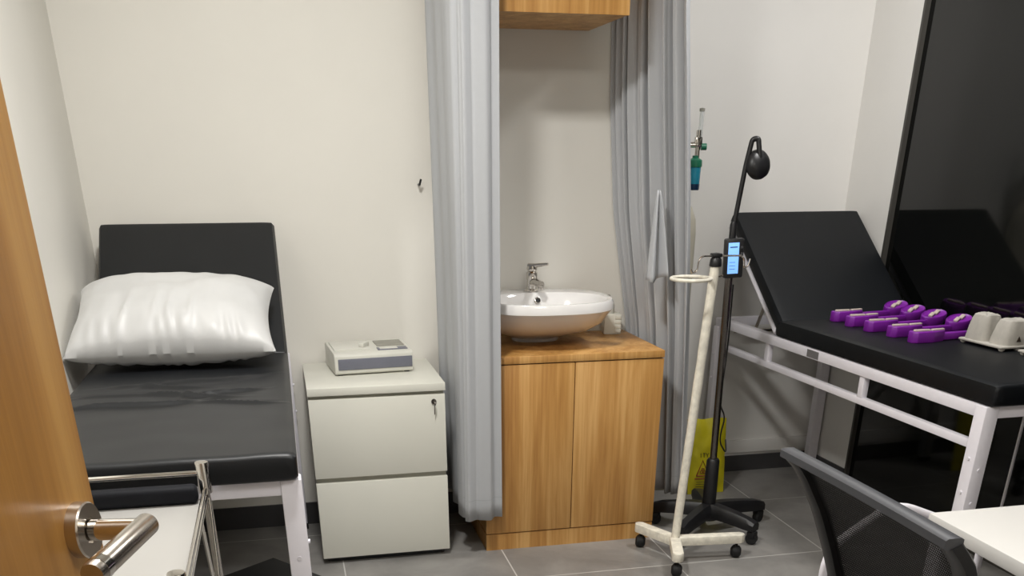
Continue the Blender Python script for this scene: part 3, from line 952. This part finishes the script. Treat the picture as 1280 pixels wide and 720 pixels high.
# ------------------------------------------------------------------ black examination lamp on a five-star base
LX, LY = 1.553, 3.268
t = thing('examination_lamp', 'black gooseneck examination lamp with a lit blue screen on a five-star castor base', 'examination lamp', (LX, LY, 0))
MB().lathe([(0, 0.055), (0.042, 0.055), (0.045, 0.075), (0.034, 0.115), (0.028, 0.12), (0, 0.12)], (LX, LY, 0), 28).build('hub', M['black_plastic'], t)
for k, (ex, ey) in enumerate(((1.815, 3.325), (1.672, 3.085), (1.372, 3.112), (1.375, 3.405), (1.620, 3.535))):
    e = Vector((ex, ey, 0)); c0 = Vector((LX, LY, 0)); d = (e - c0).normalized(); s_ = Vector((-d.y, d.x, 0)); L = (e - c0).length
    if k == 3:
        pass
    lg = MB()
    secs = []
    for u in (0.0, 0.3, 0.6, 0.85, 0.97, 1.0):
        zc = 0.094 - 0.022 * u * u
        hw = 0.030 - 0.007 * u
        hh = 0.028 - 0.008 * u
        if u >= 0.97: hh *= 0.8
        pc = c0 + d * (L * u) + Vector((0, 0, zc))
        secs.append([lg.bm.verts.new(pc + s_ * a + Vector((0, 0, b_))) for a, b_ in ((-hw, -hh), (hw, -hh), (hw, hh * 0.4), (hw * 0.6, hh), (-hw * 0.6, hh), (-hw, hh * 0.4))])
    lg.rings(secs, False)
    lg.bm.faces.new(secs[0]); lg.bm.faces.new(secs[-1])
    lo = lg.build('leg', M['black_plastic'], t)
    w = MB()
    w.cyl(e + Vector((0, 0, 0.03)) - d * 0.012, e + Vector((0, 0, 0.062)) - d * 0.012, 0.006, n=10)
    w.box(e - d * 0.012 + Vector((0, 0, 0.040)), (0.034, 0.036, 0.028), 0.008, Matrix.Rotation(math.atan2(d.y, d.x), 4, 'Z'))
    w.lathe([(0, -0.013), (0.020, -0.013), (0.023, -0.009), (0.023, 0.009), (0.020, 0.013), (0, 0.013)], e - d * 0.012 + Vector((0, 0, 0.023)), 20, Matrix.Rotation(math.atan2(d.y, d.x) + 0.3, 4, 'Z') @ Matrix.Rotation(pi / 2, 4, 'X'))
    w.build('castor', M['rubber'], lo)
MB().lathe([(0.026, 0), (0.027, 0.004), (0.025, 0.175), (0.020, 0.183), (0, 0.184)], (LX, LY, 0.115), 24).build('sleeve', M['black_plastic'], t)
pt_ = Vector((1.540, 3.268, 0.965))
MB().tube([(LX, LY, 0.29), pt_], 0.0135, n=18).build('pole', M['pole_steel'], t)
MB().lathe([(0.016, 0), (0.020, 0.01), (0.020, 0.045), (0.014, 0.055)], pt_ + Vector((0, 0, -0.01)), 18).build('pole_clamp', M['black_plastic'], t)
sc = Vector((1.540, 3.248, 1.020))
rotd = Matrix.Rotation(radians(-3), 4, 'Y') @ Matrix.Rotation(radians(-12), 4, 'Z')
cb = MB().box(sc, (0.066, 0.030, 0.128), 0.006, rotd)
ctl = cb.build('control_box', M['black_plastic'], t)
fwd = rotd.to_3x3() @ Vector((0, -1, 0)); rt = rotd.to_3x3() @ Vector((1, 0, 0)); up = rotd.to_3x3() @ Vector((0, 0, 1))
MB().box(sc + fwd * 0.0155 + up * 0.001 - rt * 0.003, (0.037, 0.002, 0.100), 0.0005, rotd).build('screen', M['screen'], ctl)
s2 = MB()
s2.box(sc + fwd * 0.0168 + up * 0.037 - rt * 0.003, (0.026, 0.001, 0.0035), 0, rotd)
for k in range(3):
    s2.box(sc + fwd * 0.0168 + up * (-0.012 - 0.011 * k) - rt * 0.006, (0.020, 0.0006, 0.0014), 0, rotd)
s2.build('screen_text', M['screen_bar'], ctl)
kb = MB()
for k in range(2):
    kb.lathe([(0.004, 0), (0.004, 0.003)], sc + fwd * 0.0145 + rt * 0.025 + up * (0.035 - 0.02 * k), 10, rotd @ Matrix.Rotation(pi / 2, 4, 'X'))
kb.build_each('button', M['dark_grey_plastic'], ctl)
gn = fillet([(1.540, 3.272, 1.02), (1.541, 3.272, 1.12), (1.562, 3.270, 1.31), (1.574, 3.266, 1.385), (1.592, 3.258, 1.388), (1.600, 3.250, 1.33)], 0.03, 8)
MB().tube(gn, 0.0085, n=14).build('gooseneck', M['black_plastic'], t)
MB().lathe([(0.012, 0), (0.012, 0.05), (0.009, 0.06)], (1.540, 3.272, 1.075), 16).build('neck_socket', M['black_plastic'], t)
hr = Matrix.Rotation(radians(18), 4, 'Z') @ Matrix.Rotation(radians(72), 4, 'X')
hd = MB().lathe([(0, -0.026), (0.034, -0.026), (0.044, -0.020), (0.047, -0.008), (0.045, 0.006), (0.034, 0.017), (0.015, 0.022), (0, 0.023)], (1.606, 3.262, 1.312), 32, hr)
hd.build('lamp_head', M['black_plastic'], t)
cbld = MB().tube(fillet([(1.562, 3.272, 0.93), (1.575, 3.29, 0.72), (1.566, 3.29, 0.50), (1.60, 3.30, 0.45), (1.578, 3.29, 0.36), (1.64, 3.34, 0.29), (1.66, 3.40, 0.33)], 0.05, 6), 0.003, n=8)
cbld.build('cable', M['rubber'], t)

# ------------------------------------------------------------------ purple limb clamps on the right couch
ZM = ZR + 0.0618
def clamp_parts(t):
    # local: left end at x=0, running along +x
    b = MB()
    def blade(pts, z0, z1, bev=0.004):
        b.prism(pts, z0, z1, None, bev)
    # thick rounded jaw at the left
    jaw = [(0.0, -0.012), (0.012, -0.026), (0.075, -0.030), (0.130, -0.016), (0.130, 0.012), (0.06, 0.026), (0.012, 0.022), (0.0, 0.010)]
    blade(jaw, 0.0, 0.036)
    # bar
    blade([(0.12, -0.014), (0.27, -0.010), (0.27, 0.012), (0.12, 0.010)], 0.004, 0.026, 0.003)
    b.build('clamp_body', M['purple'], t, world=False)
    # tilted oval paddle at the right
    rot = Matrix.Rotation(radians(14), 4, 'X') @ Matrix.Rotation(radians(-8), 4, 'Y')
    pd = MB().lathe([(0, -0.018), (0.94, -0.018), (1.0, -0.010), (1.0, 0.010), (0.93, 0.014), (0.82, 0.010), (0, 0.010)], (0.305, 0.005, 0.034), 32, rot, 0.050, 0.034)
    pdl = pd.build('paddle', M['purple'], t, world=False)
    R3 = rot.to_3x3(); c = Vector((0.305, 0.005, 0.034))
    g = MB()
    for dx, dy, a in ((-0.016, -0.006, 0.45), (0.013, 0.004, 0.45)):
        g.box(c + R3 @ Vector((dx, dy, 0.014)), (0.016, 0.034, 0.009), 0.004, rot @ Matrix.Rotation(-a - 0.6, 4, 'Z'))
    g.build_each('paddle_pad', M['foam'], t, world=False)
    # foam strips on the jaw's top
    f = MB()
    f.box((0.040, -0.006, 0.038), (0.060, 0.014, 0.008), 0.003, Matrix.Rotation(-0.10, 4, 'Z'))
    f.box((0.104, -0.007, 0.038), (0.052, 0.013, 0.007), 0.003, Matrix.Rotation(0.05, 4, 'Z'))
    f.build_each('foam_strip', M['foam'], t, world=False)
LAB = ['farthest purple clamp of the row, nearest the raised backrest', 'second purple clamp from the raised backrest of the right couch',
       'middle purple clamp of the five on the right couch', 'fourth purple clamp from the backrest, its paddle uncovered beside the grey pulp',
       'nearest purple clamp, its right end hidden behind the grey pulp tray']
first = None
for i in range(5):
    x, y, rz = 2.005 + 0.004 * i - (0.012 if i in (1, 2) else 0), 3.325 - 0.118 * i, 0.16 - 0.012 * i
    if i == 0:
        first = thing('limb_clamp', LAB[0], 'clamp', (x, y, ZM), rz, 'purple clamps on the right couch')
        clamp_parts(first)
    else:
        c = first.copy(); COL.objects.link(c)
        c.location = (x, y, ZM); c.rotation_euler = (0, 0, rz); c['label'] = LAB[i]
        for ch in list(first.children):
            d = ch.copy(); COL.objects.link(d); d.parent = c

# ------------------------------------------------------------------ grey moulded pulp trays
def pulp_tray(label, loc, rz, domes):
    t = thing('pulp_tray', label, 'pulp tray', loc, rz, 'grey pulp trays on the right couch')
    b = MB()
    for (cx, cy, rx, ry, h) in domes:
        rings = []
        for (k, z) in ((1.0, 0.012), (0.97, 0.03), (0.90, h * 0.55), (0.80, h * 0.82), (0.70, h * 0.95), (0.5, h), (0.28, h * 0.97), (0.0, h * 0.94)):
            if k == 0:
                rings.append([b.bm.verts.new((cx, cy, z))]); continue
            rr = []
            for q in range(40):
                a = 2 * pi * q / 40
                ca, sa = cos(a), sin(a)
                e = 0.6
                f = 1 - 0.10 * max(0, cos(4 * a)) ** 6 * (1 if z > 0.03 else 0.4)
                rr.append(b.bm.verts.new((cx + k * f * rx * math.copysign(abs(ca) ** e, ca), cy + k * f * ry * math.copysign(abs(sa) ** e, sa), z + 0.004 * noise.noise(Vector((cx * 30 + ca * 2, sa * 2, z * 40))))))
            rings.append(rr)
        b.rings(rings, True)
        b.bm.faces.new(list(reversed(rings[0])))
    b.build_each('dome', M['pulp'], t, world=False)
    f = MB()
    x0 = min(d[0] - d[2] for d in domes) - 0.005; x1 = max(d[0] + d[2] for d in domes) + 0.005
    y0 = min(d[1] - d[3] for d in domes) - 0.005; y1 = max(d[1] + d[3] for d in domes) + 0.005
    f.bx((x0, y0, 0.008), (x1, y1, 0.016), 0.004)
    f.build('flange', M['pulp'], t, world=False)
    k = MB()
    for x in (x0 + 0.014, (x0 + x1) / 2, x1 - 0.014):
        for y in (y0 + 0.012, y1 - 0.012):
            k.lathe([(0.006, 0), (0.010, 0.004), (0.011, 0.010), (0, 0.010)], (x, y, 0), 14)
    k.build_each('foot', M['pulp'], t, world=False)
    n = MB()
    d = domes[-1]
    n.prism([(-0.008, 0), (0.008, 0), (0.0, 0.016)], 0, 0.002, frame_on((d[0] - 0.01, d[1] - d[3] * 0.965, 0.028), (1, 0, 0), (0, 0.15, 1)))
    n.build('notch', M['gap'], t, world=False)
    return t
pulp_tray('grey moulded pulp tray with two domes beside the purple clamps', (2.195, 2.705, ZM), 0.05, [(0.055, 0.075, 0.046, 0.050, 0.098), (0.082, -0.02, 0.062, 0.046, 0.092)])
pulp_tray('grey moulded pulp tray cut off by the right edge of the photo', (2.235, 2.545, ZM), 0.05, [(0.055, -0.01, 0.056, 0.050, 0.090), (0.16, -0.01, 0.046, 0.050, 0.090)])

# ------------------------------------------------------------------ open room door at the left
A_ = radians(14.74)
dd = Vector((sin(A_), cos(A_), 0)); dn = Vector((cos(A_), -sin(A_), 0))     # along the door to its free edge, face normal
EDGE = Vector((-0.210, 0.968, 0))
DW, DT, DH = 0.86, 0.04, 2.08
droot = bpy.data.objects.new('door_1', None); COL.objects.link(droot)
HINGE = EDGE - dd * DW
droot.location = HINGE; droot.rotation_euler = (0, 0, pi / 2 - A_)
droot['kind'] = 'structure'; droot['label'] = 'open oak door with a stainless lever handle at the left edge'
# local door space: +x towards the free edge, -y the visible face
MB().bx((0, 0, 0.008), (DW, DT, DH), 0.001).build('door_leaf', M['oak_door'], droot, world=False)
hz, hx = 1.011, DW - 0.0427
h = MB().lathe([(0, 0), (0.0275, 0), (0.0275, 0.011), (0.0262, 0.0125), (0.013, 0.0125), (0.013, 0.010), (0, 0.010)], (hx, 0, hz), 40, Matrix.Rotation(pi / 2, 4, 'X'))
rose = h.build('door_rose', M['steel'], droot, world=False)
h = MB().tube([(hx, -0.008, hz), (hx, -0.065, hz + 0.002)], 0.0105, n=24)
h.build('handle_neck', M['chrome'], droot, world=False)
h = MB().lathe([(0, -0.004), (0.0085, -0.004), (0.0110, -0.001), (0.0112, 0.0), (0.0112, 0.122), (0.0100, 0.126), (0, 0.126)], (hx + 0.010, -0.065, hz + 0.003), 28, Matrix.Rotation(-pi / 2, 4, 'Y'))
lev = h.build('lever', M['steel'], droot, world=False)
MB().lathe([(0.0116, 0), (0.0116, 0.012)], (hx - 0.094, -0.065, hz + 0.003), 28, Matrix.Rotation(-pi / 2, 4, 'Y')).build('lever_collar', M['chrome'], droot, world=False)
hb = MB()
for zz in (0.25, 1.05, 1.85):
    hb.cyl((-0.004, -0.006, zz), (-0.004, -0.006, zz + 0.1), 0.007, n=12)
hb.build_each('hinge', M['steel'], droot, world=False)
structure('trim_3', MB().bx((-0.475, YF - 0.125, 0), (-0.43, YF + 0.01, 2.13)).bx((0.48, YF - 0.125, 0), (0.525, YF + 0.01, 2.13)).bx((-0.475, YF - 0.125, 2.11), (0.525, YF + 0.01, 2.155)), M['oak_door'])

# ------------------------------------------------------------------ chrome instrument trolley
TX1, TX0, TYF, TYN, TZ = -0.197, -0.600, 1.885, 1.318, 0.80
t = thing('instrument_trolley', 'chrome tube trolley with a white tray at the foot of the left couch', 'trolley', ((TX0 + TX1) / 2, (TYF + TYN) / 2, 0))
for x in (TX0, TX1):
    for y in (TYF, TYN):
        lo = MB().tube([(x, y, 0.06), (x, y, TZ - 0.001)], 0.0085, n=16).build('post', M['chrome'], t)
        MB().lathe([(0.0135, -0.062), (0.0135, -0.002), (0.0125, 0.0), (0.0, 0.001)], (x, y, TZ), 24).build('post_cap', M['chrome'], lo)
        w = MB().lathe([(0, -0.012), (0.028, -0.012), (0.030, -0.008), (0.030, 0.008), (0.028, 0.012), (0, 0.012)], (x, y, 0.030), 24, Matrix.Rotation(pi / 2, 4, 'X'))
        w.box((x, y, 0.062), (0.03, 0.036, 0.02), 0.005)
        w.build('castor', M['rubber'], lo)
for y in (TYF, TYN):
    MB().cyl((TX0, y, TZ - 0.022), (TX1, y, TZ - 0.022), 0.0055, n=14).build('guard_rail', M['chrome'], t)
for x in (TX0, TX1):
    for dz in (0.052, 0.068):
        MB().cyl((x, TYF, TZ - dz), (x, TYN, TZ - dz), 0.0045, n=12).build('side_rail', M['chrome'], t)
s_ = MB()
for a, b_ in (((TX1 + 0.006, TYF - 0.015, TZ - 0.07), (TX1 + 0.006, TYF - 0.13, 0.40)), ((TX1 - 0.004, TYF - 0.13, TZ - 0.07), (TX1 - 0.004, TYF - 0.01, 0.40)),
              ((TX1 + 0.006, TYF - 0.13, 0.40), (TX1 + 0.006, TYF - 0.01, 0.20)), ((TX1 - 0.004, TYF - 0.01, 0.40), (TX1 - 0.004, TYF - 0.13, 0.20))):
    s_.cyl(a, b_, 0.004, n=10)
s_.build_each('scissor_brace', M['chrome'], t)
bl = MB().cyl((TX1 - 0.018, TYF - 0.07, 0.565), (TX1 + 0.024, TYF - 0.07, 0.565), 0.004, n=10)
for x in (-0.014, 0.010, 0.019):
    bl.cyl((TX1 + x - 0.003, TYF - 0.07, 0.565), (TX1 + x + 0.003, TYF - 0.07, 0.565), 0.009, n=8)
bl.build('brace_bolt', M['chrome'], t)
MB().bx((TX0 + 0.004, TYN + 0.006, 0.716), (TX1 - 0.008, TYF - 0.008, 0.728), 0.002).build('tray', M['enamel'], t)
MB().bx((TX0 + 0.004, TYN + 0.006, 0.20), (TX1 - 0.008, TYF - 0.008, 0.212), 0.002).build('lower_shelf', M['enamel'], t)
o = MB().lathe([(0.004, 0), (0.003, 0.002), (0, 0.0024)], (-0.285, 1.70, 0.728), 10).build('screw', M['steel'], t)
nm = MB()
nm.grid(lambda u, v: Vector((TX0 + 0.02 + (TX1 - 0.02 - TX0 - 0.02) * u, TYF - 0.016 - 0.03 * sin(pi * v) ** 0.6 - 0.018 * v * 0, 0.7285 + 0.036 * (1 - cos(pi * v)) / 2 + 0.001 * sin(u * 20))), 30, 10)
nm = MB().bx((TX0 + 0.02, TYF - 0.045, 0.7285), (TX1 - 0.012, TYF - 0.012, 0.764), 0.010, 3)
o = nm.build('instrument_roll', M['navy_mat']); tag(o, 'rolled navy mat lying along the far edge of the white trolley tray', 'mat')

# ------------------------------------------------------------------ step stool under the left couch
t = thing('step_stool', 'low black-topped step stool with a pale rim under the left couch', 'step stool', (-0.145, 2.62, 0), radians(38))
MB().bx((-0.13, -0.13, 0.205), (0.13, 0.13, 0.225), 0.004).build('tread', M['rubber'], t, world=False)
MB().bx((-0.138, -0.138, 0.188), (0.138, 0.138, 0.207), 0.004).build('rim', M['steel_white'], t, world=False)
for x in (-0.115, 0.115):
    for y in (-0.115, 0.115):
        MB().cyl((x * 1.1, y * 1.1, 0), (x, y, 0.19), 0.012, n=12).build('leg', M['steel_white'], t, world=False)

# ------------------------------------------------------------------ desk
t = thing('desk', 'white desk at the right with the mesh chair pushed under its left edge', 'desk', (1.75, 0.9, 0))
KX0, KX1, KY0, KY1 = 1.216, 2.05, 0.30, 1.545
MB().bx((KX0, KY0, 0.672), (KX1, KY1, 0.70), 0.0015).build('desk_top', M['desk'], t)
for x in (KX0 + 0.03, KX1 - 0.06):
    for y in (KY0 + 0.05, KY1 - 0.025):
        MB().bx((x - 0.02, y - 0.02, 0), (x + 0.02, y + 0.02, 0.673), 0.003).build('leg', M['steel_white'], t)
MB().bx((KX0 + 0.08, KY1 - 0.06, 0.63), (KX1 - 0.08, KY1 - 0.04, 0.672), 0.002).bx((KX0 + 0.08, KY0 + 0.04, 0.63), (KX1 - 0.08, KY0 + 0.06, 0.672), 0.002).build('apron', M['steel_white'], t)

# ------------------------------------------------------------------ mesh back chair
t = thing('office_chair', 'black mesh-backed visitor chair with pale tubular frame facing the desk', 'chair', (1.15, 1.31, 0))
y0, y1 = 1.568, 1.062
PRZ = [(0.847, 0.887), (0.809, 0.924), (0.731, 0.966), (0.653, 0.997), (0.571, 1.026), (0.44, 1.062)]
def px_(z):
    for (za, xa), (zb, xb) in zip(PRZ, PRZ[1:]):
        if z >= zb:
            return xa + (xb - xa) * (z - za) / (zb - za)
    return PRZ[-1][1]
def bk(u, v, off=0.0):
    # u 0 far .. 1 near, v 0 top .. 1 bottom
    z = 0.838 - 0.39 * v + 0.008 * u
    pinch = 0.030 * sin(pi * min(1, v * 0.8)) + 0.03 * v
    ya, yb = y0 - pinch * 0.5, y1 + pinch * 0.5
    y = ya + (yb - ya) * u
    x = px_(z) + 0.022 * sin(pi * u) * (0.2 + v)
    return Vector((x + off * 0.9, y, z + off * 0.4))
MB().grid(lambda u, v: bk(0.06 + 0.88 * u, 0.05 + 0.92 * v), 30, 24, uv=True).build('mesh_back', M['mesh'], t, recalc=False)
def strip(fn, n, hw, hd, wdir, ddir):
    mb = MB(); secs = []
    for k in range(n + 1):
        c = fn(k / n); w_, d_ = wdir(k / n), ddir(k / n)
        secs.append([mb.bm.verts.new(c + w_ * (hw * a) + d_ * (hd * b_)) for a, b_ in ((-1, -.7), (-.7, -1), (.7, -1), (1, -.7), (1, .7), (.7, 1), (-.7, 1), (-1, .7))])
    mb.rings(secs, False)
    mb.bm.faces.new(secs[0]); mb.bm.faces.new(secs[-1])
    return mb
Z = Vector((0, 0, 1)); Xv = Vector((1, 0, 0)); Yv = Vector((0, 1, 0))
strip(lambda s: bk(s, 0.0), 20, 0.015, 0.009, lambda s: Xv, lambda s: Z).build('top_rail', M['dark_grey_plastic'], t)
for uu in (0.0, 1.0):
    sg = 1 if uu == 0 else -1
    strip(lambda s: bk(uu, 0.01 + s * 0.99) + Yv * (-sg * 0.014), 20, 0.018, 0.012, lambda s: Yv, lambda s: Vector((0.9, 0, 0.4))).build('side_frame', M['black_plastic'], t)
strip(lambda s: bk(s, 1.0), 20, 0.016, 0.016, lambda s: Xv, lambda s: Z).build('bottom_rail', M['black_plastic'], t)
st = MB().box((1.300, 1.315, 0.44), (0.42, 0.36, 0.055), 0.022, None, 4)
st.build('seat', M['black_plastic'], t)
for yy in (1.592, 1.038):
    pth = fillet([(1.40, yy, 0.009), (1.030, yy, 0.009), (1.030, yy, 0.62), (1.165, yy, 0.710 if yy > 1.3 else 0.645), (1.40, yy, 0.62), (1.40, yy, 0.03)], 0.05, 6)
    sd = MB().tube(pth, 0.0085, n=14)
    sd.build('tube_frame', M['steel_white'], t)
cr = MB()
for x, z in ((1.03, 0.40), (1.38, 0.405)):
    cr.cyl((x, 1.592, z), (x, 1.038, z), 0.010, n=12)
cr.build_each('seat_support', M['steel_white'], t)
